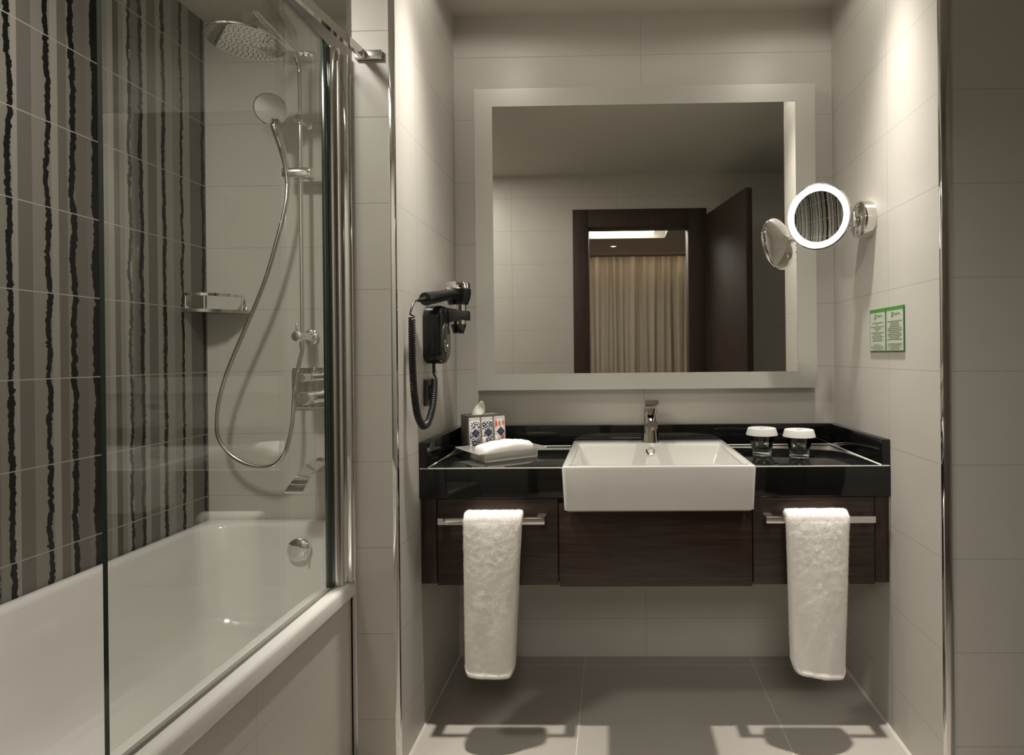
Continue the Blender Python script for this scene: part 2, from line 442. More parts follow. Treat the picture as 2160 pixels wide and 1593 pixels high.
for zi in range(9):
    z = .02 + (zb - .05) * zi / 8; r = []
    for i in range(n + 1):
        x = -1.6 + 3.2 * i / n
        wv = .035 * math.sin(x * 48 + 1.3 * math.sin(x * 9)) + .022 * math.sin(x * 27 + .25 * z) + .005 * math.sin(x * 131)
        r.append(bm.verts.new((x + .012 * math.sin(x * 17 + z * 1.1), by + .06 + wv * (.75 + .25 * (1 - zi / 8)), z)))
    rows.append(r)
for a, b in zip(rows, rows[1:]):
    for i in range(n): bm.faces.new((a[i], a[i + 1], b[i + 1], b[i]))
bmesh.ops.solidify(bm, geom=bm.faces[:], thickness=.003)
tag(finish(bm, 'curtain', M_curtain, None, True, 80), 'floor-length pleated taupe curtain of the bedroom, seen through the doorway in the mirror', 'curtain')
area('curtain_wash_light', (.0, by + .30, zb - .03), 3.0, .06, 6.0, (math.radians(-18), 0, 0), (1, .82, .6))

# ------------------------------------------------------------------ downlights
def downlight(loc, label, r=.045, group='recessed ceiling downlights', lens=None):
    t = thing('downlight', label, 'ceiling light', loc, group)
    x, y, z = loc
    bm = BM(); lathe(bm, (x, y, z), (0, 0, -1), [(-.001, r), (-.001, r * 1.25), (.003, r * 1.22), (.004, r * 1.05), (.001, r)], 32, False, False)
    finish(bm, 'trim_ring', M_chrome, t)
    bm = BM(); lathe(bm, (x, y, z), (0, 0, -1), [(-.0005, r * .98), (.0008, r * .9)], 32)
    finish(bm, 'lens', lens or M_lens, t)
    return t
downlight((LAMPS[0][0], LAMPS[0][1], ZC), 'recessed round downlight in the ceiling above the hair dryer end')
downlight((LAMPS[1][0], LAMPS[1][1], ZC), 'recessed round downlight in the ceiling above the glass tumblers end')
downlight((-1.25, -1.45, ZC), 'recessed round downlight in the ceiling above the bathtub', .16, 'recessed ceiling downlights', M_soft_lens)
downlight((.02, -5.25, zb), 'small bedroom ceiling downlight in front of the curtain, seen in the mirror', .035)

# ------------------------------------------------------------------ bathtub
TZ = .56
def RL(x0, x1, y0, y1, z, r): return [V((x, y, z)) for x, y in rrect(x0, x1, y0, y1, r, 8)]
TX1, TY0 = -.757, -1.70
tub = thing('bathtub', 'white built-in bathtub behind the glass screen', 'bathtub', (-1.2, -.85, 0))
bm = BM()
loft(bm, [RL(XT + .002, TX1, TY0, -.002, .517, .012), RL(XT + .002, TX1, TY0, -.002, .548, .012), RL(XT + .005, TX1 - .004, TY0 + .004, -.005, .557, .012),
          RL(XT + .012, TX1 - .012, TY0 + .012, -.012, TZ, .012),
          RL(-1.612, -.832, -1.625, -.052, TZ - .001, .10), RL(-1.604, -.840, -1.617, -.060, TZ - .005, .10), RL(-1.596, -.850, -1.607, -.068, TZ - .02, .10),
          RL(-1.575, -.880, -1.565, -.092, .40, .11), RL(-1.550, -.910, -1.49, -.125, .25, .12), RL(-1.52, -.945, -1.42, -.165, .185, .13),
          RL(-1.46, -1.00, -1.33, -.22, .163, .13), RL(-1.35, -1.1, -1.1, -.4, .160, .1)], False, True)
finish(bm, 'tub_body', M_acrylic_white, tub, True, 50)
bm = BM(); lathe(bm, (-1.222, -.080, .462), (0, -1, .12), [(-.004, .03), (.010, .043), (.016, .046), (.024, .044), (.029, .036), (.032, .015)], 40)
box(bm, -1.190, -1.182, -.121, -.105, .43, .46, .002)
finish(bm, 'overflow_cap', M_chrome, tub)
bm = BM(); lathe(bm, (-1.22, -.45, .162), (0, 0, 1), [(0, .034), (.004, .034), (.006, .028), (.007, .0)], 32, True, False)
finish(bm, 'drain', M_chrome, tub)
bm = BM(); box(bm, -.80, -.768, -1.69, YC - .0005, 0, .5165); box(bm, XT, -.80, -1.695, -1.665, 0, .5165)
struct('wall_tub_apron', bm, M_apron)

# ------------------------------------------------------------------ bath screen
scr = thing('bath_screen', 'frameless clear glass bath screen with chrome post on the bathtub rim', 'shower screen', (-.796, -1.08, TZ))
gx, gy0, gy1, gz0, gz1 = -.796, -1.434, -.722, TZ + .006, 2.086
bm = BM(); vs = box(bm, gx - .004, gx + .004, gy0, gy1, gz0, gz1)
bmesh.ops.recalc_face_normals(bm, faces=bm.faces[:])
for f in bm.faces: f.material_index = 0 if abs(f.normal.x) > .5 else 1
finish(bm, 'glass_pane', [M_glass, M_glass_edge], scr, False)
bm = BM(); prism(bm, [V((x, y, TZ + .0005)) for x, y in rrect(gx - .004, gx + .006, gy0, gy1, .001, 2)], (0, 0, .007)); finish(bm, 'bottom_seal', M_grey_plastic, scr)
bm = BM()
loft(bm, [[V((x, y, z)) for x, y in rrect(-.812, -.768, -.705, -.655, .02, 8)] for z in (TZ + .0005, 2.082)])
finish(bm, 'post', M_chrome_soft, scr)
bm = BM(); box(bm, gx - .006, gx + .006, -.728, -.700, TZ + .004, 2.085, .001); finish(bm, 'pane_seal', M_glass_edge, scr)
bm = BM(); box(bm, -.795, XCL + .006, -.672, YC - .0005, TZ + .001, 2.075, .002); finish(bm, 'wall_profile', M_chrome, scr)
br = BM(); box(br, -.735, -.658, YC - .012, YC - .001, 2.066, 2.092, .001)
brk = finish(br, 'brace_bracket', M_chrome_soft, scr)
bm = BM(); a, b = V((-.712, YC - .018, 2.078)), V((-.790, -1.12, 2.094)); d = (b - a); u = V((-d.y, d.x, 0)).normalized()
u = u * .006; hz = V((0, 0, .013))
loft(bm, [[a + u + hz, a - u + hz, a - u - hz, a + u - hz], [b + u + hz, b - u + hz, b - u - hz, b + u - hz]])
box(bm, -.722, -.702, YC - .024, YC - .010, 2.068, 2.088, .002)
finish(bm, 'brace_bar', M_chrome, scr, True, 30)
bm = BM(); box(bm, -.812, -.778, -1.15, -1.10, 2.060, 2.108, .003); finish(bm, 'brace_clamp', M_chrome, scr)

# ------------------------------------------------------------------ shower set
sx = -1.212; py = -.072
sh = thing('shower_set', 'chrome shower column with rain head and hand shower on the tub end wall', 'shower', (sx, 0, 1.29))
pole = [(sx, py, 1.262), (sx, py, 1.6), (sx, py, 1.9), (sx, py, 2.318)] + [(sx, py - .065 * (1 - math.cos(t)), 2.318 + .065 * math.sin(t)) for t in [PI / 2 * k / 8 * .92 for k in range(1, 9)]]
endp = V(pole[-1])
pole += [endp + V((0, -.09, .006)), endp + V((0, -.185, .010))]
tip = V(pole[-1])
pole += [tip + V((0, -.045, .004)), tip + V((0, -.075, -.010)), tip + V((0, -.090, -.038)), tip + V((0, -.092, -.110))]
bm = BM(); nr = len(pole); tube(bm, pole, [.0080 if k < 6 else min(.0138, .0080 + .0006 * (k - 5)) for k in range(nr)], 18); finish(bm, 'pole', M_chrome, sh)
hc = V(pole[-1])
bm = BM(); lathe(bm, hc + V((0, 0, .012)), (0, 0, -1), [(-.02, .014), (.0, .02), (.012, .022), (.018, .06), (.024, .112), (.030, .119), (.035, .118), (.037, .112)], 56)
head = finish(bm, 'rain_head', M_chrome, sh)
bm = BM()
for ring in range(1, 8):
    nn = ring * 6
    for k in range(nn):
        a = 2 * PI * k / nn + ring * .2; r = .0147 * ring
        lathe(bm, hc + V((r * math.cos(a), r * math.sin(a), -.025)), (0, 0, -1), [(-.001, .0026), (.0018, .0018)], 6, False)
finish(bm, 'nozzle_pattern', M_grey_plastic, head)
bm = BM()
for zz, rr in ((2.135, .015),):
    lathe(bm, (sx, py - .019, zz), (0, 1, 0), [(0, .0165), (.003, .019), (.037, .019), (.04, .014), (py * -1 - .024 + .019, .012), (-py + .0185, .012)], 28)
    lathe(bm, (sx, -.022, zz), (0, 1, 0), [(0, .012), (.003, .019), (.0215, .019)], 28)
finish(bm, 'upper_bracket', M_chrome, sh)
bm = BM()
lathe(bm, (sx, py - .027, 1.290), (0, 1, 0), [(0, .018), (.003, .021), (.052, .021), (.054, .018), (-py + .020, .018)], 28)
lathe(bm, (sx, -.014, 1.290), (0, 1, 0), [(0, .024), (.004, .031), (.0135, .031)], 32)
lathe(bm, (sx, py, 1.29), (0, 0, -1), [(.0, .012), (.04, .0115), (.055, .009)], 20)
lowb = finish(bm, 'diverter', M_chrome, sh)
bm = BM(); lathe(bm, (sx, py - .045, 1.290), (0, 1, 0), [(0, .017), (.002, .020), (.018, .020)], 28); box(bm, sx - .006, sx + .001, py - .040, py - .030, 1.300, 1.338, .002)
finish(bm, 'lever', M_chrome, lowb)
# slide holder and hand shower
bm = BM(); box(bm, sx - .066, sx + .050, py - .022, py + .016, 1.908, 1.945, .006, 3); finish(bm, 'slide_holder', M_chrome, sh)
hb0 = V((sx - .047, py - .010, 1.905)); hb1 = V((sx - .075, -.150, 2.075))
nrm = V((.46, -.80, -.36)).normalized()
hd = V((sx - .062, -.165, 2.140))
bm = BM()
tube(bm, catmull([hb0 + V((0, 0, -.02)), hb0 + V((-.001, -.008, .04)), hb0 + V((-.002, -.03, .10)), hb0 + V((-.004, -.068, .165)), hd - nrm * .020 + V((.014, .004, -.046))], 6),
     [.0095] * 4 + [.0100 + .00045 * k for k in range(21)], 18)
hs = finish(bm, 'hand_shower', M_chrome, sh)
bm = BM(); lathe(bm, hd - nrm * .024, nrm, [(0, .026), (.008, .046), (.02, .0555), (.026, .0565), (.029, .0535)], 48, True, False); finish(bm, 'head_shell', M_chrome, hs)
bm = BM(); lathe(bm, hd, nrm, [(.0035, .0538), (.006, .049), (.007, .0)], 48, True, False)
finish(bm, 'spray_face', mat('spray_face_grey', (.60, .59, .55), .35), hs)
# hose: from the hand shower down in a loop and up to the diverter
bm = BM()
pts = catmull([hb0 + V((0, 0, -.02)), (sx - .050, py - .02, 1.80), (sx - .080, py - .03, 1.66), (sx - .140, py - .03, 1.474), (sx - .288, py - .03, 1.13), (sx - .322, py - .03, .945),
               (sx - .288, py - .03, .855), (sx - .205, py - .03, .798), (sx - .113, py - .03, .790), (sx - .056, py - .03, .845), (sx - .038, py - .012, .95), (sx - .039, py + .004, 1.05), (sx - .023, py, 1.15), (sx, py, 1.238)], 10)
tube(bm, pts, .0075, 14)
finish(bm, 'hose', M_chrome_soft, sh)
# mixer plate
mx_ = thing('shower_mixer', 'square chrome mixer plate with two round knobs on the tub end wall', 'shower mixer', (-1.21, 0, 1.09))
bm = BM()
loft(bm, [[V((x, y, z)) for x, z in rrect(-1.292 + i_, -1.128 - i_, 1.004 + i_, 1.166 - i_, .012, 6)] for y, i_ in ((-.0008, 0), (-.010, 0), (-.014, .004))])
finish(bm, 'plate', M_chrome, mx_)
bm = BM(); lathe(bm, (-1.192, -.014, 1.130), (0, -1, 0), [(0, .0165), (.05, .0165), (.052, .0145), (.056, .0145), (.058, .0165), (.105, .0165), (.109, .014)], 32); k1 = finish(bm, 'knob', M_chrome, mx_)
bm = BM(); box(bm, -1.187, -1.179, -.05, -.040, 1.143, 1.170, .002); finish(bm, 'lever', M_chrome, k1)
bm = BM(); lathe(bm, (-1.190, -.014, 1.050), (0, -1, 0), [(0, .025), (.045, .025), (.047, .022), (.051, .022), (.053, .026), (.098, .026), (.102, .023)], 36); finish(bm, 'knob', M_chrome, mx_)
# spout
sp = thing('tub_spout', 'flat curved chrome waterfall spout on the wall above the bathtub', 'tub spout', (-1.195, 0, .77))
bm = BM(); lathe(bm, (-1.172, -.0008, .775), (0, -1, 0), [(0, .033), (.022, .033), (.025, .030)], 36); finish(bm, 'base', M_chrome, sp)
bm = BM(); loops = []
for k in range(15):
    t = k / 14
    y = -.012 - .20 * t; z = .800 - .022 * t - .062 * t ** 2.2; dz = .012 - .006 * t
    hw = .034 - .006 * math.sin(t * PI)
    c = -1.172 - .004 * t
    loops.append([V((c - hw, y, z)), V((c + hw, y, z)), V((c + hw, y, z - dz)), V((c - hw, y, z - dz))])
loft(bm, loops); finish(bm, 'blade', M_chrome, sp, True, 30)
# corner basket
bk = thing('soap_basket', 'chrome corner soap basket fixed where the striped wall meets the end wall', 'soap basket', (-1.64, 0, 1.38))
bm = BM(); out = [(XT + .001, -.001), (XT + .001, -.140), (XT + .02, -.148), (XT + .06, -.146), (XT + .11, -.125), (XT + .150, -.080), (XT + .178, -.028), (XT + .185, -.001)]
prism(bm, [(x, y, 1.386) for x, y in out], (0, 0, .012)); finish(bm, 'tray', M_chrome_soft, bk)
bm = BM()
def ribbon(bm, pts, h, t):
    pts = [V(p) for p in pts]; loops = []
    for i, p in enumerate(pts):
        d = (pts[min(i + 1, len(pts) - 1)] - pts[max(i - 1, 0)]); n_ = V((-d.y, d.x, 0)).normalized() * t / 2
        loops.append([p + n_, p - n_, p - n_ + V((0, 0, h)), p + n_ + V((0, 0, h))])
    loft(bm, loops)
rp = catmull([(XT + .008, -.128, 1.449), (XT + .03, -.136, 1.449), (XT + .08, -.128, 1.449), (XT + .13, -.085, 1.449), (XT + .158, -.02, 1.449)], 6)
ribbon(bm, rp, .011, .004); finish(bm, 'rail', M_chrome, bk, True, 40)
for p in (rp[0], rp[-1], rp[12]):
    bm = BM(); tube(bm, [(p.x, p.y, 1.397), (p.x, p.y, 1.451)], .003, 8); finish(bm, 'upright', M_chrome, bk)
for p in ((XT + .006, -.120, 1.404), (XT + .16, -.006, 1.404)):
    bm = BM(); lathe(bm, p, (1, 0, 0) if p[0] < -1.6 else (0, -1, 0), [(-.0055, .009), (.001, .009), (.003, .006)], 16); finish(bm, 'fixing_screw', M_chrome, bk)

# ------------------------------------------------------------------ washstand
YCF, ZT, ZB = -.467, .847, .749
UP = .028; ZU = .929
bx0, bx1 = -.160, .428
ct = thing('countertop', 'polished black granite washstand top with raised edges', 'countertop', (.125, -.23, ZB))
bm = BM()
box(bm, XL + .001, bx0 - .0008, YCF, -.001, ZB, ZT, .0028, 3)
box(bm, bx1 + .0008, XR - .001, YCF, -.001, ZB, ZT, .0028, 3)
box(bm, bx0 - .0008, bx1 + .0008, -.033, -.001, ZB, ZT)
finish(bm, 'slab', M_granite, ct)
bm = BM(); box(bm, XL + .001, XL + UP, YCF + .002, -UP, ZT, ZU, .0012); finish(bm, 'upstand', M_granite, ct)
bm = BM(); box(bm, XR - UP, XR - .001, YCF + .002, -UP, ZT, ZU, .0012); finish(bm, 'upstand', M_granite, ct)
bm = BM(); box(bm, XL + .001, XR - .001, -UP, -.001, ZT, ZU, .0012); finish(bm, 'upstand', M_granite, ct)
bm = BM()
def bead(bm, p, q, n1, n2, r=.004):
    p, q, n1, n2 = V(p), V(q), V(n1) * r, V(n2) * r
    loft(bm, [[p, p + n1, p + n2], [q, q + n1, q + n2]])
e_ = .0004
for p, q, n_ in (((XL + UP, -UP, ZT + e_), (bx0 - .01, -UP, ZT + e_), (0, -1, 0)), ((bx1 + .01, -UP, ZT + e_), (XR - UP, -UP, ZT + e_), (0, -1, 0)),
                 ((XL + UP, -UP, ZT + e_), (XL + UP, YCF + .004, ZT + e_), (1, 0, 0)), ((XR - UP, -UP, ZT + e_), (XR - UP, YCF + .004, ZT + e_), (-1, 0, 0))):
    bm = BM(); bead(bm, p, q, n_, (0, 0, 1), .0028); finish(bm, 'sealant_bead', M_caulk, ct)
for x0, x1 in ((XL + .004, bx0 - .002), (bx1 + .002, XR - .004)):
    bm = BM(); box(bm, x0, x1, YCF - .0004, YCF + .0026, ZT - .0028, ZT + .0004, .0004, 1); finish(bm, 'edge_strip', M_caulk, ct)  # thin pale strip along the slab's top front edge
# basin
bs = thing('washbasin', 'white rectangular ceramic basin overhanging the front of the black countertop', 'basin', (.135, -.27, .715))
def tz(y): return .871
def BL(x0, x1, y0, y1, z, r, tilt=True):
    return [V((x, y, (tz(y) + z) if tilt else z)) for x, y in rrect(x0, x1, y0, y1, r, 6)]
BF = -.582
bm = BM()
loft(bm, [BL(-.135, .405, BF + .03, -.06, .732, .01, False), BL(-.146, .415, BF + .012, -.045, .7325, .012, False), BL(-.152, .420, BF + .005, -.037, .738, .012, False), BL(-.158, .426, BF, -.034, -.008, .012), BL(-.1565, .4245, BF + .0015, -.0355, -.002, .012), BL(-.152, .420, BF + .006, -.040, 0, .010),
          BL(-.134, .403, BF + .030, -.135, -.001, .012), BL(-.130, .399, BF + .034, -.139, -.004, .012), BL(-.126, .395, BF + .038, -.144, -.012, .014),
          BL(-.113, .382, BF + .055, -.160, -.085, .03), BL(-.09, .359, BF + .08, -.185, -.108, .05), BL(.03, .24, -.40, -.28, -.116, .04)])
finish(bm, 'bowl', M_ceramic, bs, True, 40)
bm = BM(); lathe(bm, (.136, -.1465, .848), (0, -1, .15), [(-.004, .0), (-.004, .011), (.003, .0115), (.004, .017), (.0, .018), (-.003, .018)], 28, False, False); finish(bm, 'overflow_ring', M_chrome, bs)
bm = BM(); lathe(bm, (.135, -.30, tz(-.3) - .1155), (0, 0, 1), [(0, .03), (.003, .03), (.005, .022), (.006, .0)], 28, True, False); finish(bm, 'drain_plug', M_chrome, bs)
# faucet
fc = thing('faucet', 'chrome single-lever faucet standing on the white basin', 'faucet', (.142, -.082, tz(-.082)))
def FL(cx, hw, y0, y1, z, r=.01): return [V((x, y, z)) for x, y in rrect(cx - hw, cx + hw, y0, y1, r, 5)]
zb0 = tz(-.082) + .0005; fx = .142
bm = BM(); loft(bm, [FL(fx, .033, -.113, -.052, zb0, .022), FL(fx, .032, -.112, -.053, zb0 + .012, .021), FL(fx, .0285, -.108, -.056, zb0 + .045, .018), FL(fx, .027, -.106, -.058, zb0 + .085, .015), FL(fx, .0265, -.106, -.058, zb0 + .128, .014)])
finish(bm, 'body', M_chrome, fc, True, 40)
bm = BM(); loops = []
for k in range(9):
    t = k / 8; y = -.09 - .105 * t; z = zb0 + .098 - .022 * t; hh = .021 - .005 * t; hw = .0225 - .003 * t
    loops.append([V((fx + x, y, z + q)) for x, q in rrect(-hw, hw, -hh, hh, .008, 4)])
loft(bm, loops); spt = finish(bm, 'spout', M_chrome, fc, True, 40)
bm = BM(); lathe(bm, (fx, -.185, zb0 + .068), (0, 0, -1), [(0, .0115), (.010, .0115), (.011, .0)], 24, True, False); finish(bm, 'aerator', M_chrome_soft, spt)
bm = BM(); loops = []
for k in range(9):
    t = k / 8; y = -.052 - .115 * t; z = zb0 + .145 + .012 * t; hh = .016 - .007 * t; hw = .0285 - .003 * t
    loops.append([V((fx + x, y, z + q)) for x, q in rrect(-hw, hw, -hh, hh, .005, 4)])
loft(bm, loops); finish(bm, 'lever', M_chrome, fc, True, 40)
# cabinet
cb = thing('vanity_cabinet', 'wall-hung dark walnut vanity with two towel-rail drawers under the black countertop', 'vanity', (.125, -.225, .463))
bm = BM(); box(bm, XL + .002, bx0 - .004, -.436, -.002, .468, ZB - .001); box(bm, bx1 + .004, XR - .002, -.436, -.002, .468, ZB - .001); box(bm, bx0 - .004, bx1 + .004, -.436, -.002, .468, .725)
finish(bm, 'carcass', M_wood, cb)
for x0, x1, nm in ((XL + .002, -.577, 'filler_strip'), (.833, XR - .002, 'filler_strip')):
    bm = BM(); box(bm, x0, x1, -.452, -.4365, .470, ZB - .002, .001); finish(bm, nm, M_wood_v, cb)
bm = BM(); box(bm, -.179, .4395, -.458, -.4365, .461, .730, .0012); finish(bm, 'centre_panel', M_wood, cb)
for x0, x1, h0, h1 in ((-.573, -.183, -.556, -.219), (.4435, .829, .472, .810)):
    bm = BM(); box(bm, x0, x1, -.456, -.4365, .466, ZB - .003, .0012)
    dr = finish(bm, 'drawer_front', M_wood, cb)
    bm = BM(); box(bm, h0, h1, -.511, -.499, .677, .698, .001)
    box(bm, h0, h0 + .026, -.500, -.4562, .678, .697); box(bm, h1 - .026, h1, -.500, -.4562, .678, .697)
    finish(bm, 'towel_rail', M_chrome, dr)

# ------------------------------------------------------------------ towels
def towel(name, x0t, x1t, x0b, x1b, zbot, skew, seed, label):
    h = .0115; R_ = .0195; yc = -.505; za = .690; zback = zbot + .06
    cl = []                                        # centre line: front hem up, over the rail, down the back
    def add(y, z): cl.append((y, z))
    nf = 260
    for k in range(nf): add(yc - R_, zbot + (za - zbot) * k / nf)
    for k in range(13):
        a = PI - PI * k / 12; add(yc + R_ * math.cos(a), za + R_ * math.sin(a))
    nb = 110
    for k in range(1, nb + 1): add(yc + R_, za + (zback - za) * k / nb)
    m_ = len(cl); nx = 112
    bm = BM(); grid = []
    for i in range(nx + 1):
        u = i / nx; e = min(u, 1 - u) * 2
        er = math.sqrt(max(0, 1 - (1 - min(1, e / .10)) ** 2)) if e < .10 else 1
        ring = []
        for side in (1, -1):
            order = range(m_) if side == 1 else range(m_ - 1, -1, -1)
            for k in order:
                y, z = cl[k]
                y2, z2 = cl[min(k + 1, m_ - 1)]; y1, z1 = cl[max(k - 1, 0)]
                ty, tz_ = y2 - y1, z2 - z1; l = math.hypot(ty, tz_); ny, nz = -tz_ / l, ty / l     # outward of the drape
                if k < nf: ny, nz = -1, 0
                elif k >= nf + 13: ny, nz = 1, 0
                f = (za - z) / (za - zbot); f = min(max(f, 0), 1)
                ehem = min(k, m_ - 1 - k) / 5; hm = math.sqrt(max(.02, 1 - (1 - min(1, ehem)) ** 2)) * (1 + (.25 * math.exp(-((k - 7) / 4) ** 2)))
                bl = f ** .62 if k < nf else 0
                thick = h * (1 + .45 * bl) * (.25 + .75 * er) * hm
                xa = x0t + (x0b - x0t) * f ** .8; xb = x1t + (x1b - x1t) * f ** .8
                if k >= nf + 6: ins = .012 * min(1, (k - nf - 6) / 12); xa += ins; xb -= ins
                x = xa + (xb - xa) * u
                # hem corners are rounded off
                zz = z
                if k < nf:
                    rnd = .030 * max(0, 1 - e / .22) ** 2 + skew * (u - .5)
                    zz = z + rnd * (1 - min(1, (z - zbot) / .22))
                fold = .006 * noise.noise(V((x * 9 + seed, z * 3, seed))) * f + .004 * noise.noise(V((x * 28, z * 9, seed * 2))) * f
                p = V((x, y + ny * thick * side - .036 * bl * math.sqrt(max(0, 1 - (2 * u - 1) ** 2)) + (fold if k < nf else fold * .3), zz + nz * thick * side))
                if side == 1:
                    q = p * 420
                    tuft = noise.noise(q) * .0006 + abs(noise.noise(q * 1.9 + V((seed, 0, 0)))) * .0005 + noise.noise(p * 60) * .0010
                    p += V((noise.noise(q + V((9, 3, 1))) * .0012, ny * tuft, nz * tuft + noise.noise(q + V((1, 7, 4))) * .0012))
                ring.append(bm.verts.new(p))
        grid.append(ring)
    M_ = len(grid[0])
    for a, b in zip(grid, grid[1:]):
        for k in range(M_): bm.faces.new((a[k], a[(k + 1) % M_], b[(k + 1) % M_], b[k]))
    for ring in (grid[0], grid[-1]):
        for k in range(M_ // 2 - 1): bm.faces.new((ring[k], ring[k + 1], ring[M_ - 2 - k], ring[M_ - 1 - k]))
    tw = finish(bm, name, M_towel, None, True, 180)
    pm = tw.modifiers.new('pile', 'PARTICLE_SYSTEM'); ps = tw.particle_systems[0].settings
    ps.type = 'HAIR'; ps.count = 70000; ps.hair_length = .0015; ps.hair_step = 4; ps.render_step = 3; ps.display_step = 2
    ps.use_advanced_hair = True; ps.normal_factor = .00045; ps.factor_random = .0004; ps.brownian_factor = .0008; ps.length_random = .5
    ps.root_radius = .32; ps.tip_radius = .22; ps.radius_scale = .001; ps.material = 1; tw.particle_systems[0].seed = int(seed)
    tag(tw, label, 'towel', 'hand towels on the drawer rails')
towel('hand_towel', -.470, -.287, -.466, -.312, .222, -.004, 1.3, 'white terry hand towel on the chrome rail of the drawer below the tissue box')
towel('hand_towel', .528, .722, .538, .700, .222, -.022, 4.1, 'white terry hand towel on the chrome rail of the drawer below the glass tumblers')

# ------------------------------------------------------------------ wall mirror
wm = thing('wall_mirror', 'large rectangular wall mirror with a frosted border above the basin', 'mirror', (.13, 0, 1.072))
mx0, mx1, mz0, mz1, ym = -.533, .792, 1.072, 2.252, -.055
bm = BM(); box(bm, mx0, mx1, ym + .0008, -.001, mz0, mz1); finish(bm, 'backing', mat('mirror_backing', (.35, .36, .32), .4), wm)
ix0_, ix1_, iz0_, iz1_ = -.464, .716, 1.136, 2.182
bm = BM(); box(bm, mx0, mx1, ym - .0001, ym + .0006, mz0, mz1); finish(bm, 'mirror_glass', M_mirror, wm, False)
bm = BM(); t_ = ym - .0004
box(bm, mx0, mx1, t_ - .0003, t_, mz0, iz0_); box(bm, mx0, mx1, t_ - .0003, t_, iz1_, mz1)
box(bm, mx0, ix0_, t_ - .0003, t_, iz0_, iz1_); box(bm, ix1_, mx1, t_ - .0003, t_, iz0_, iz1_)
finish(bm, 'frosted_border', M_frost, wm, False)

# ------------------------------------------------------------------ magnifying mirror
mm = thing('magnifying_mirror', 'round lit chrome magnifying mirror on a folding arm on the side wall', 'magnifying mirror', (XR, -.325, 1.658))
bm = BM(); lathe(bm, (XR - .0008, -.325, 1.658), (-1, 0, 0), [(0, .063), (.030, .063), (.036, .061), (.039, .056), (.040, .0)], 48, True, False)
base = finish(bm, 'wall_plate', M_chrome, mm)
for dz in (.042, -.042):
    bm = BM(); lathe(bm, (XR - .040, -.325, 1.658 + dz), (-1, 0, 0), [(0, .007), (.003, .0065), (.005, .003)], 16); finish(bm, 'screw', M_chrome, base)
mc = V((.716, -.300, 1.677)); mn = V((-.66, -.735, -.13)).normalized()
bm = BM()
for yy in (-.338, -.312): lathe(bm, (XR - .056, yy, 1.634), (0, 0, 1), [(0, .006), (.002, .0075), (.048, .0075), (.05, .006)], 16)
box(bm, XR - .060, XR - .0395, -.331, -.319, 1.648, 1.670, .002)
tube(bm, [(XR - .056, -.338, 1.676), (XR - .075, -.33, 1.676), mc - mn * .075 + V((.03, .01, 0))], .0045, 10)
tube(bm, [(XR - .056, -.338, 1.644), (XR - .075, -.33, 1.644), mc - mn * .075 + V((.03, .01, -.03))], .0045, 10)
lathe(bm, mc - mn * .075 + V((.03, .01, -.045)), (0, 0, 1), [(0, .006), (.002, .0075), (.06, .0075), (.062, .006)], 16)
tube(bm, [mc - mn * .075 + V((.03, .01, -.015)), mc - mn * .055], .006, 12)
finish(bm, 'folding_arm', M_chrome, mm)
bm = BM(); lathe(bm, mc - mn * .058, mn, [(0, .016), (.006, .018), (.014, .030), (.030, .070), (.046, .100), (.054, .111), (.060, .1135), (.066, .1125), (.0665, .108), (.060, .107)], 72, True, False)
shell = finish(bm, 'mirror_shell', M_chrome, mm, True, 50)
bm = BM(); lathe(bm, mc, mn, [(.004, .1068), (.0065, .105), (.0065, .0875), (.004, .0865)], 72, False, False); finish(bm, 'light_ring', M_ring, mm)
bm = BM(); Rc = .75; lathe(bm, mc, mn, [(.004 - (.0868 ** 2 - r * r) / (2 * Rc), r) for r in (.0868, .08, .07, .06, .05, .04, .03, .02, .01, .0005)], 72, False, True)
finish(bm, 'mirror_face', mat('magnifier_silver', (.62, .62, .60), 0, 1), mm, True, 180)

# ------------------------------------------------------------------ guest notice on the side wall
sg = thing('guest_notice', 'green and white two-panel printed notice fixed to the tiled side wall', 'sign', (XR, -.45, 1.205))
SX = XR - .0008
def at_sign(u, v): return (SX, -.332 - u, 1.207 + v)         # u runs towards the room, v upwards
Ws, Hs = .1150, .1415
def srect(bm, u0, u1, v0, v1, d0, d1):
    box(bm, SX - d1, SX - d0, -.332 - u1, -.332 - u0, 1.207 + v0, 1.207 + v1)
bm = BM(); srect(bm, 0, Ws * 2 + .002, 0, Hs, 0, .0022); finish(bm, 'backing_board', M_green_dk, sg)
def lettering(txt, size, u, v, m, parent, name='lettering', d=.0036):
    c = bpy.data.curves.new('t', 'FONT'); c.body = txt; c.size = size; c.extrude = .00012; c.align_x = 'LEFT'
    o = bpy.data.objects.new('t', c); COL.objects.link(o)
    dg = bpy.context.evaluated_depsgraph_get(); me = bpy.data.meshes.new_from_object(o.evaluated_get(dg))
    bm = BM(); bm.from_mesh(me); bpy.data.objects.remove(o); bpy.data.meshes.remove(me)
    for vv in bm.verts:
        x, y, z = vv.co
        vv.co = V((SX - d - z, -.332 - (u + x), 1.207 + v + y))
    return finish(bm, name, m, parent, False)
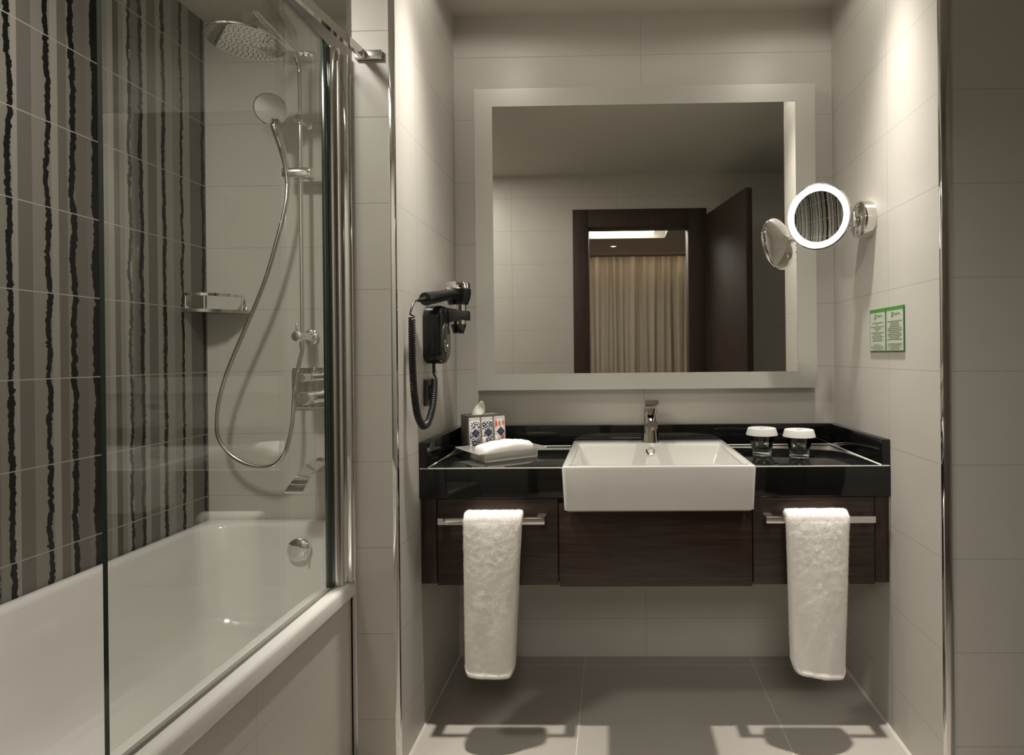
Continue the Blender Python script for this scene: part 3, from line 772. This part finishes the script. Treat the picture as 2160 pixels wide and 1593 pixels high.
for p in (0, 1):
    u0 = p * (Ws + .002)
    bm = BM(); srect(bm, u0 + .004, u0 + Ws - .004, .004, Hs - .012, .0022, .003); pn = finish(bm, 'panel', M_sign, sg)
    bm = BM(); srect(bm, u0 + .001, u0 + Ws - .001, Hs - .012, Hs - .001, .0022, .0031); finish(bm, 'header_bar', M_green, sg)
    # round-cornered leaf-green emblem with a pale script-like letter, then two lines of brand name
    eu, ev = u0 + .036, Hs - .032
    bm = BM(); loft(bm, [[V((SX - d, -.332 - a, 1.207 + b)) for a, b in rrect(eu, eu + .0135, ev, ev + .016, .004, 4)] for d in (.003, .0034)]); finish(bm, 'emblem', M_green_dk, pn)
    bm = BM()
    def st(a, b, r=.0007): tube(bm, [(SX - .0035, -.332 - eu - q[0] * .0135, 1.207 + ev + q[1] * .016) for q in (a, b)], r, 5)
    for seg in (((.30, .18), (.30, .82)), ((.70, .18), (.70, .82)), ((.30, .55), (.70, .45)), ((.30, .82), (.18, .72)), ((.70, .18), (.84, .28))): st(*seg)
    finish(bm, 'emblem_letter', M_sign, pn)
    lettering('Holiday Inn', .0088, eu + .016, ev + .0065, M_ink, pn)
    bm = BM()
    rnd = random.Random(20 + p)
    def line(vv, half, hgt):
        uu = u0 + Ws / 2 - half
        while uu < u0 + Ws / 2 + half - .002:
            wl = min(rnd.uniform(.004, .012), u0 + Ws / 2 + half - uu)
            srect(bm, uu, uu + wl, vv, vv + hgt, .003, .0033); uu += wl + .0016
    widths = [.037, .007, .046, .024, .009, .047, .028, .041, .033, .037] if p == 0 else [.047, .028, .030, .034, .044, .046, .036, .046, .042, .033, .047]
    v0_ = Hs - .047; stp = .0065 if p == 0 else .0057
    for k, hw in enumerate(widths): line(v0_ - k * stp, hw, .0026)
    finish(bm, 'print_lines', M_ink, pn)
    bm = BM()
    w2 = [.028, .024, .034, .046, .046, .018, .038] if p == 0 else [.047, .043, .040, .046, .020, .030, .047, .030, .022, .036]
    v1_ = v0_ - len(widths) * stp - .006
    st2 = (v1_ - .007) / (len(w2) - 1) if len(w2) > 1 else .006
    for k, hw in enumerate(w2): line(v1_ - k * st2, hw, .0016)
    finish(bm, 'small_print_lines', M_ink_pale, pn)

# ------------------------------------------------------------------ hair dryer and its holder
hl = thing('dryer_holder', 'black wall-mounted hair dryer holder beside the mirror', 'hair dryer holder', (XL, -.38, 1.18))
bm = BM()
def YZ(x, i_, zlo=1.182, zhi=1.378, y0=-.418, y1=-.312): return [V((x, y, z)) for y, z in rrect(y0 + i_, y1 - i_, zlo + i_, zhi - i_, .040, 8)]
loft(bm, [YZ(XL + .0008, .004), YZ(XL + .006, 0), YZ(-.578, 0), YZ(-.569, .003), YZ(-.565, .009)])
body = finish(bm, 'case', M_black, hl, True, 40)
bm = BM(); loft(bm, [[V((x, y, z)) for y, z in rrect(-.410 + i_, -.320 - i_, 1.192 + i_, 1.320 - i_, .044, 8)] for x, i_ in ((-.5655, 0), (-.562, .001), (-.561, .004))]); cov = finish(bm, 'cover_plate', mat('cover_grey', (.10, .10, .085), .18, .5), hl)
bm = BM(); box(bm, -.5612, -.5588, -.398, -.382, 1.222, 1.262, .001); finish(bm, 'switch', M_chrome_soft, cov)
bm = BM(); lathe(bm, (-.5612, -.362, 1.243), (1, 0, 0), [(0, .003), (.0015, .0025), (.002, .001)], 10); finish(bm, 'indicator', M_led, cov)
bxx, byy = -.553, -.248
bm = BM()
loops = []
for k in range(49):
    a = 2 * PI * k / 48
bm2 = bm
ring_o, ring_i = .041, .0315
lathe(bm, (bxx, byy, 1.335), (0, 0, 1), [(0, ring_i), (0, ring_o), (.003, ring_o + .001), (.030, ring_o + .001), (.033, ring_o - .001), (.033, ring_i), (0, ring_i)], 48, False, False)
loft(bm, [[V((-.60, y, z)) for y, z in rrect(-.35, -.316, 1.322, 1.376, .01, 3)], [V((-.566, y, z)) for y, z in rrect(-.35, -.316, 1.330, 1.370, .008, 3)]])
loft(bm, [[V((x, -.325, z)) for x, z in rrect(-.612, -.568, 1.320, 1.376, .008, 3)], [V((x, byy - .034, z)) for x, z in rrect(-.585, -.525, 1.335, 1.368, .008, 3)]])
finish(bm, 'cradle_ring', M_black, hl, True, 40)
hdry = thing('hair_dryer', 'black and chrome hair dryer resting nozzle down in the wall holder', 'hair dryer', (bxx, byy, 1.288))
bm = BM(); lathe(bm, (bxx, byy, 1.391), (0, 0, 1), [(-.002, .026), (0, .034), (.02, .042), (.040, .0455), (.055, .046), (.057, .0445)], 48); bar = finish(bm, 'barrel', M_black, hdry)
bm = BM(); lathe(bm, (bxx, byy, 1.4475), (0, 0, 1), [(0, .0435), (.017, .0435), (.022, .041), (.0245, .035), (.025, .0)], 48, True, False)
for k in range(26):
    a = 2 * PI * k / 26; lathe(bm, (bxx + .030 * math.cos(a), byy + .030 * math.sin(a), 1.4715), (0, 0, 1), [(0, .0022), (.0022, .001)], 6, False)
finish(bm, 'intake_cap', M_chrome, hdry)
bm = BM(); lathe(bm, (bxx, byy, 1.391), (0, 0, -1), [(0, .0285), (.03, .0275), (.070, .0265)], 40); finish(bm, 'chrome_band', M_chrome, hdry)
bm = BM(); loops = []
for k in range(9):
    t = k / 8; z = 1.3208 - .031 * t; rx = .0285 - .010 * t; ry = .0285 - .012 * math.sin(t * PI / 2)
    loops.append([V((bxx + rx * math.cos(a), byy + ry * math.sin(a), z - .002 * t * math.cos(2 * a))) for a in [2 * PI * q / 32 for q in range(32)]])
loft(bm, loops); finish(bm, 'nozzle', M_black, hdry)
h0, h1 = V((bxx - .004, byy - .02, 1.430)), V((-.594, -.492, 1.389)); hdv = (h1 - h0).normalized(); hl_ = (h1 - h0).length
bm = BM(); lathe(bm, h0, hdv, [(0, .021), (.03, .0195), (hl_ * .6, .0195), (hl_ - .004, .0215), (hl_ - .001, .0205), (hl_, .012), (hl_ + .001, .0075)], 32); handle = finish(bm, 'handle', M_black, hdry)
bm = BM(); box(bm, -.572, -.558, -.335, -.300, 1.433, 1.443, .003); finish(bm, 'switch', M_grey_plastic, handle)
bm = BM(); lathe(bm, h1, (V((-.606, -.545, 1.378)) - h1), [(0, .0078), (.012, .0065), (.036, .0055)], 16); finish(bm, 'strain_relief', M_black_matte, handle)
path = catmull([(-.606, -.579, 1.326), (-.605, -.582, 1.22), (-.603, -.580, 1.12), (-.600, -.560, 1.035), (-.597, -.525, .994), (-.596, -.500, .988), (-.594, -.470, .998), (-.592, -.436, 1.035), (-.592, -.418, 1.08), (-.592, -.408, 1.13)], 40)
seg = [0]
for a, b in zip(path, path[1:]): seg.append(seg[-1] + (b - a).length)
pts = [V((-.600, -.518, 1.3835)), V((-.606, -.543, 1.379)), V((-.608, -.562, 1.368)), V((-.609, -.576, 1.350)), V((-.610, -.584, 1.335))]
turns = 84; per = 10; j = 0
for i in range(turns * per + 1):
    s_ = seg[-1] * (i / (turns * per)) ** .93
    while j < len(path) - 2 and seg[j + 1] < s_: j += 1
    t = (s_ - seg[j]) / max(seg[j + 1] - seg[j], 1e-9); p = path[j].lerp(path[j + 1], t)
    d = (path[min(j + 2, len(path) - 1)] - path[max(j - 1, 0)]).normalized()
    u = V((1, 0, 0)); u = (u - d * u.dot(d)).normalized(); w_ = d.cross(u)
    a = 2 * PI * i / per
    pts.append(p + (u * math.cos(a) + w_ * math.sin(a)) * .0085)
pts += [V((-.596, -.400, 1.146)), V((-.600, -.392, 1.16)), V((-.600, -.388, 1.180))]
bm = BM(); tube(bm, pts, .0031, 7); finish(bm, 'coiled_cord', M_black_matte, hdry, True, 60)
bm = BM(); tube(bm, [(-.600, -.388, 1.152), (-.600, -.388, 1.1825)], .005, 10); finish(bm, 'cord_sleeve', M_black_matte, hl)
# shaver socket
sk = thing('wall_socket', 'dark grey power socket on the side wall under the hair dryer', 'socket', (XL, -.37, 1.04))
bm = BM(); loft(bm, [[V((x, y, z)) for y, z in rrect(-.412 + i_, -.305 - i_, 1.042 + i_, 1.130 - i_, .005, 4)] for x, i_ in ((XL + .0008, 0), (XL + .008, 0), (XL + .011, .004))]); finish(bm, 'frame', mat('socket_grey', (.045, .045, .042), .35), sk)
bm = BM(); box(bm, XL + .0105, XL + .016, -.392, -.326, 1.062, 1.112, .002); finish(bm, 'insert', M_black, sk)

# ------------------------------------------------------------------ things on the countertop
U, W_ = V((.8, .6, 0)), V((-.6, .8, 0)); O_ = V((-.450, -.404, 0))
def loc(u, v, z): return O_ + U * u + W_ * v + V((0, 0, z))
def ubox(bm, u0, u1, v0, v1, z0, z1, bev=0):
    Mx = Matrix(((U.x, W_.x, 0, O_.x), (U.y, W_.y, 0, O_.y), (0, 0, 1, 0), (0, 0, 0, 1)))
    return box(bm, u0, u1, v0, v1, z0, z1, bev, 2, Mx)
ZP = .880
tr = thing('amenity_tray', 'frosted acrylic amenity tray on the black countertop', 'tray', loc(.13, .1, ZT))
bm = BM()
ubox(bm, .030, .230, .012, .016, ZT + .0006, ZP - .003); ubox(bm, .030, .230, .126, .130, ZT + .0006, ZP - .003)
ubox(bm, .030, .034, .016, .126, ZT + .0006, ZP - .003); ubox(bm, .226, .230, .016, .126, ZT + .0006, ZP - .003); ubox(bm, .034, .226, .016, .126, ZT + .0006, ZT + .0045)
finish(bm, 'box', M_frost_acr, tr, False)
bm = BM()
ubox(bm, 0, .262, .128, .200, ZP - .003, ZP); ubox(bm, 0, .034, .0, .128, ZP - .003, ZP); ubox(bm, .226, .262, .0, .128, ZP - .003, ZP)
finish(bm, 'shelf', M_frost_acr, tr, False)
bm = BM()
for (a, b, c, d) in ((0, .262, .1985, .2005), (0, .034, -.0005, .0015), (.226, .262, -.0005, .0015), (-.0005, .0015, 0, .2), (.2605, .2625, 0, .2)): ubox(bm, a, b, c, d, ZP - .0032, ZP + .0003)
for (a, b, c, d) in ((.029, .0315, .0115, .014), (.2285, .231, .0115, .014)): ubox(bm, a, b, c, d, ZT + .0006, ZP - .003)
ubox(bm, .030, .230, .0112, .0125, ZT + .0006, ZT + .003)
finish(bm, 'polished_edge', mat('acrylic_edge', (.62, .6, .54), .2), tr, False)
# folded face cloth lying in the tray
bm = BM(); loops = []
for k in range(41):
    t = k / 40; u = .0365 + .187 * t
    env = (min(1, t / .06) ** .5) * (min(1, (1 - t) / .06) ** .5)
    top = ZT + .0485 + .010 * math.sin(PI * t) + .004 * t + .003 * noise.noise(V((t * 6, 0, 2)))
    zc_, hz_ = (top + ZT + .006) / 2, (top - ZT - .006) / 2 * (.72 + .28 * env)
    loop = []
    for q in range(40):
        a = 2 * PI * q / 40; ca, sa = math.cos(a), math.sin(a)
        v = .070 + .049 * (abs(ca) ** .55) * (1 if ca > 0 else -1) * (.9 + .1 * env); z = zc_ + hz_ * (abs(sa) ** .6) * (1 if sa > 0 else -1)
        p = loc(u, v, z); p.z += .0015 * noise.noise(p * 140) + .002 * noise.noise(p * 40)
        loop.append(p)
    loops.append(loop)
loft(bm, loops); tag(finish(bm, 'face_cloth', M_towel, None, True, 60), 'folded white face cloth lying in the frosted amenity tray', 'towel')
# sachets
def sachet(u, v, label, kind):
    ang = math.radians(6); wd, ht = .0425, .104
    o = loc(u, v, ZP + .0008)
    t = thing('toiletry_sachet', label, 'sachet', o, 'toiletry sachets on the tray')
    lean = V((-W_.x * 0 + W_.x * math.sin(ang), W_.y * math.sin(ang), math.cos(ang)))
    nn = V((-W_.x, -W_.y, 0)) * 1.0
    nn = (nn - lean * nn.dot(lean)).normalized()
    def P(a, b, d): return o + U * (a * wd) + lean * (b * ht) + nn * d        # a -.5..+.5, b 0..1
    bm = BM(); rows_ = 14; grid_f, grid_b = [], []
    for i in range(rows_ + 1):
        b = i / rows_
        th = .0065 * max(0, math.sin(PI * min(1, (b + .02) / .90))) ** .6 if b < .9 else .0004
        grid_f.append([bm.verts.new(P(-.5 + k / 8, b, th * math.sqrt(max(0, 1 - ((k - 4) / 4.0) ** 2)) + .0003)) for k in range(9)])
        grid_b.append([bm.verts.new(P(-.5 + k / 8, b, -th * .3 * math.sqrt(max(0, 1 - ((k - 4) / 4.0) ** 2)) - .0003)) for k in range(9)])
    for i in range(rows_):
        for k in range(8):
            bm.faces.new((grid_f[i][k], grid_f[i][k + 1], grid_f[i + 1][k + 1], grid_f[i + 1][k])); bm.faces.new((grid_b[i][k + 1], grid_b[i][k], grid_b[i + 1][k], grid_b[i + 1][k + 1]))
        for k in (0, 8): bm.faces.new((grid_f[i][k], grid_f[i + 1][k], grid_b[i + 1][k], grid_b[i][k]))
    for k in range(8):
        for i in (0, rows_): bm.faces.new((grid_f[i][k], grid_f[i][k + 1], grid_b[i][k + 1], grid_b[i][k]))
    finish(bm, 'pouch', M_white, t, True, 50)
    bm = BM()
    for b in (.905, .93, .955, .98): tube(bm, [P(-.49, b, .0007), P(.49, b, .0007)], .0006, 5)
    finish(bm, 'crimped_seam', M_white, t)
    def depth(a, b):
        th = .0065 * max(0, math.sin(PI * min(1, (b + .02) / .90))) ** .6 if b < .9 else .0004
        return th * math.sqrt(max(0, 1 - (2 * a) ** 2)) + .0003
    def poly(bm, pts, off):
        # subdivide towards the centre so the print hugs the bulge
        n_ = 5
        c = (sum(p[0] for p in pts) / len(pts), sum(p[1] for p in pts) / len(pts)); prev = None
        rings = []
        edge = []
        for (p, q) in zip(pts, pts[1:] + pts[:1]):
            for k in range(4): edge.append((p[0] + (q[0] - p[0]) * k / 4, p[1] + (q[1] - p[1]) * k / 4))
        for k in range(n_):
            f = 1 - k / n_
            rings.append([bm.verts.new(P(c[0] + (x - c[0]) * f, c[1] + (y - c[1]) * f, depth(c[0] + (x - c[0]) * f, c[1] + (y - c[1]) * f) + off)) for x, y in edge])
        cv = bm.verts.new(P(c[0], c[1], depth(*c) + off))
        for a, b in zip(rings, rings[1:]):
            for k in range(len(a)): bm.faces.new((a[k], a[(k + 1) % len(a)], b[(k + 1) % len(a)], b[k]))
        for k in range(len(edge)): bm.faces.new((rings[-1][k], rings[-1][(k + 1) % len(edge)], cv))
    def petal(bm, x, y, a, l, w__, off=.00025):
        if off < .001 and kind < 2: l, w__ = l * 1.35, w__ * 1.55
        ca, sa = math.cos(a), math.sin(a) * wd / ht
        pts = []
        for k in range(8):
            th = 2 * PI * k / 8; du = l / 2 * (1 + math.cos(th)); dw = w__ / 2 * math.sin(th)
            pts.append((x + du * ca - dw * math.sin(a), y + (du * math.sin(a) + dw * ca) * wd / ht))
        pts = [(max(-.47, min(.47, px)), max(.02, min(.88, py_))) for px, py_ in pts]
        poly(bm, pts, off)
    b1, b2, b3 = BM(), BM(), BM()
    rn = random.Random(kind * 7 + 1)
    if kind < 2:
        for cx_, cy_, n_, l in ([(-.1, .12, 9, .26), (-.15, .74, 6, .2), (.34, .72, 5, .2), (-.36, .42, 5, .2), (.3, .30, 5, .18), (.34, .12, 5, .16), (-.38, .25, 4, .16), (.05, .80, 5, .14), (.38, .58, 4, .16)] if kind == 0 else [(-.33, .74, 8, .15), (.33, .74, 8, .15), (0, .72, 5, .22), (-.3, .62, 4, .18), (.3, .6, 4, .18), (-.22, .10, 6, .2), (.2, .12, 6, .18), (.34, .34, 5, .2), (-.36, .22, 4, .16), (0, .20, 5, .14), (-.14, .80, 4, .12), (.14, .80, 4, .12)]):
            for k in range(n_):
                a = 2 * PI * k / n_ + .3
                petal(b2 if (kind == 0 and cy_ > .7 and cx_ < 0) else b1, cx_ + math.cos(a) * .05, cy_ + math.sin(a) * .03, a, l * .75, .07)
        for x, y, a, l in ((-.44, .30, .8, .5), (.42, .46, 2.6, .5), (-.42, .60, .4, .4), (.40, .08, 2.2, .45), (-.1, .27, 1.2, .35)): petal(b1, x, y, a, l, .05)
        if kind == 1:
            for x, y, a in ((-.36, .40, .9), (-.30, .34, .7), (-.40, .33, 1.2)): petal(b3, x, y, a, .3, .06)
    else:
        for x, y, a, l, w__ in ((-.42, .60, 1.5, .75, .13), (.22, .66, 1.5, .5, .12), (.34, .66, 1.45, .5, .10), (.08, .06, 1.45, .75, .13), (.20, .06, 1.55, .7, .12), (-.30, .62, 1.6, .6, .10), (-.16, .66, 1.55, .4, .07), (.42, .12, 1.5, .6, .09)): petal(b3, x, y, a, l, w__)
        for x, y, a, l, w__ in ((-.06, .62, 1.5, .6, .09), (-.38, .36, -1.2, .8, .09), (.36, .30, -1.2, .7, .08), (-.22, .16, -1.2, .4, .08)): petal(b1, x, y, a, l, w__)
        for x, y, a, l, w__ in ((-.40, .44, .3, .3, .22), (.34, .42, -.9, .5, .10), (-.02, .3, -1.3, .6, .07)): petal(b2, x, y, a, l, w__)
    for b, m_, nm in ((b1, M_navy, 'print'), (b2, M_blue if kind == 0 else M_bluegrey, 'print'), (b3, M_orange if kind == 2 else M_redp, 'print')):
        if len(b.faces): finish(b, nm, m_, t, False)
        else: b.free()
    bm = BM(); poly(bm, [(-.43, .46), (0, .46 - .43 * wd / ht * 1.05), (.43, .46), (0, .46 + .43 * wd / ht * 1.05)], .0004); finish(bm, 'diamond_border', M_white, t, False)
    bm = BM(); poly(bm, [(-.39, .46), (0, .46 - .39 * wd / ht * 1.05), (.39, .46), (0, .46 + .39 * wd / ht * 1.05)], .0006); lb = finish(bm, 'diamond_label', M_navy, t, False)
    bm = BM()
    for y, hw in ((.475, .20), (.445, .17), (.425, .10)): poly(bm, [(-hw, y), (hw, y), (hw, y + .010), (-hw, y + .010)], .0008)
    petal(bm, -.07, .535, .9, .12, .07, .00101); petal(bm, .07, .535, 2.2, .12, .07, .00101)
    finish(bm, 'label_lines', M_bluegrey, lb, False)
sachet(.060, .158, 'leftmost of three standing sachets, white with violet and navy flowers', 0)
sachet(.108, .156, 'middle one of three standing sachets, white with black scrolls and navy diamond', 1)
sachet(.157, .154, 'rightmost of three standing sachets, white with orange brush strokes', 2)
# small white cards and boxes behind the cloth
bm = BM(); ubox(bm, .168, .238, .150, .190, ZP + .0006, ZP + .010, .001)
tag(finish(bm, 'soap_carton', M_white, None), 'flat white carton lying on the tray behind the face cloth', 'carton')
bm = BM(); ubox(bm, .079, .091, .136, .146, ZP + .0006, ZP + .034, .001)
tag(finish(bm, 'small_carton', M_white, None), 'tiny white carton standing between the violet and the scroll sachets', 'carton', 'tiny white cartons')
bm = BM(); ubox(bm, .1275, .1395, .134, .144, ZP + .0006, ZP + .036, .001)
tag(finish(bm, 'small_carton', M_white, None), 'tiny white carton standing between the scroll and the orange sachets', 'carton', 'tiny white cartons')
# tissue box
th_ = math.radians(34); ux, vx = V((math.cos(th_), math.sin(th_), 0)), V((-math.sin(th_), math.cos(th_), 0)); tp = V((-.535, -.187, 0))
Mt = Matrix(((ux.x, vx.x, 0, tp.x), (ux.y, vx.y, 0, tp.y), (0, 0, 1, 0), (0, 0, 0, 1)))
tb = thing('tissue_box', 'grey cube tissue box with chrome rim in the corner of the countertop', 'tissue box', Mt @ V((.065, .042, ZT)))
bm = BM(); box(bm, 0, .130, 0, .085, ZT + .0006, .984, .002, 2, Mt); finish(bm, 'cover', mat('tissue_cover_grey', (.27, .25, .215), .35), tb)
bm = BM()
for a in ((-.001, .131, -.001, .003), (-.001, .131, .082, .086), (-.001, .003, .003, .082), (.127, .131, .003, .082)): box(bm, *a, .981, .9865, .001, 1, Mt)
finish(bm, 'rim', M_chrome, tb)
bm = BM(); loops = []
for k in range(12):
    t = k / 11; loop = []
    for q in range(28):
        a = 2 * PI * q / 28
        rx = .024 * (1 - .15 * t) * (1 - t ** 3 * .85); ry = .010 * (1 - t * .7) + .004 * math.sin(3 * a + t * 3) * (1 - t)
        p = Mt @ V((.052 + .014 * t + rx * math.cos(a) + .003 * math.sin(5 * a + 4 * t), .042 + ry * math.sin(a) + .006 * t * math.sin(t * 5), .985 + .046 * t + .006 * t * math.cos(a + 2)))
        loop.append(p)
    loops.append(loop)
loft(bm, loops); finish(bm, 'tissue', mat('tissue_white', (.82, .80, .74), .9), tb, True, 60)
# tumblers with paper caps
def tumbler(loc_, label):
    x, y, z = loc_
    t = thing('tumbler', label, 'glass', loc_, 'capped tumblers by the basin')
    bm = BM(); lathe(bm, (x, y, z + .0006), (0, 0, 1), [(0, .0300), (.001, .0325), (.010, .0330), (.078, .0440), (.079, .0435), (.078, .0425), (.016, .0312), (.014, .0290), (.013, .0)], 48, True, False)
    finish(bm, 'glass', M_tumbler, t, True, 50)
    bm = BM(); lathe(bm, (x, y, z + .0725), (0, 0, 1), [(0, .0545), (.0225, .0485), (.0235, .0478), (.0225, .0), ], 64, False, False)
    lathe(bm, (x, y, z + .0725), (0, 0, 1), [(0, .0540), (.0215, .0480), (.0215, .0)], 64, False, False)
    cap = finish(bm, 'paper_cap', mat('cap_paper', (.46, .45, .425), .8), t, True, 30)
    bm = BM(); box(bm, x - .006, x + .005, y - .003, y + .006, z + .0955, z + .0962); box(bm, x + .006, x + .016, y + .001, y + .005, z + .0955, z + .0962); finish(bm, 'printed_mark', M_grey_plastic, cap, False)
    return t
tg = tumbler((.523, -.262, ZT), 'clear tumbler with white paper cap, standing next to the basin')
dup(tg, (.638, -.312, ZT), 'clear tumbler with white paper cap, nearer the side wall with the notice')

for o in bpy.data.objects:
    if '_o' in o.keys(): del o['_o']
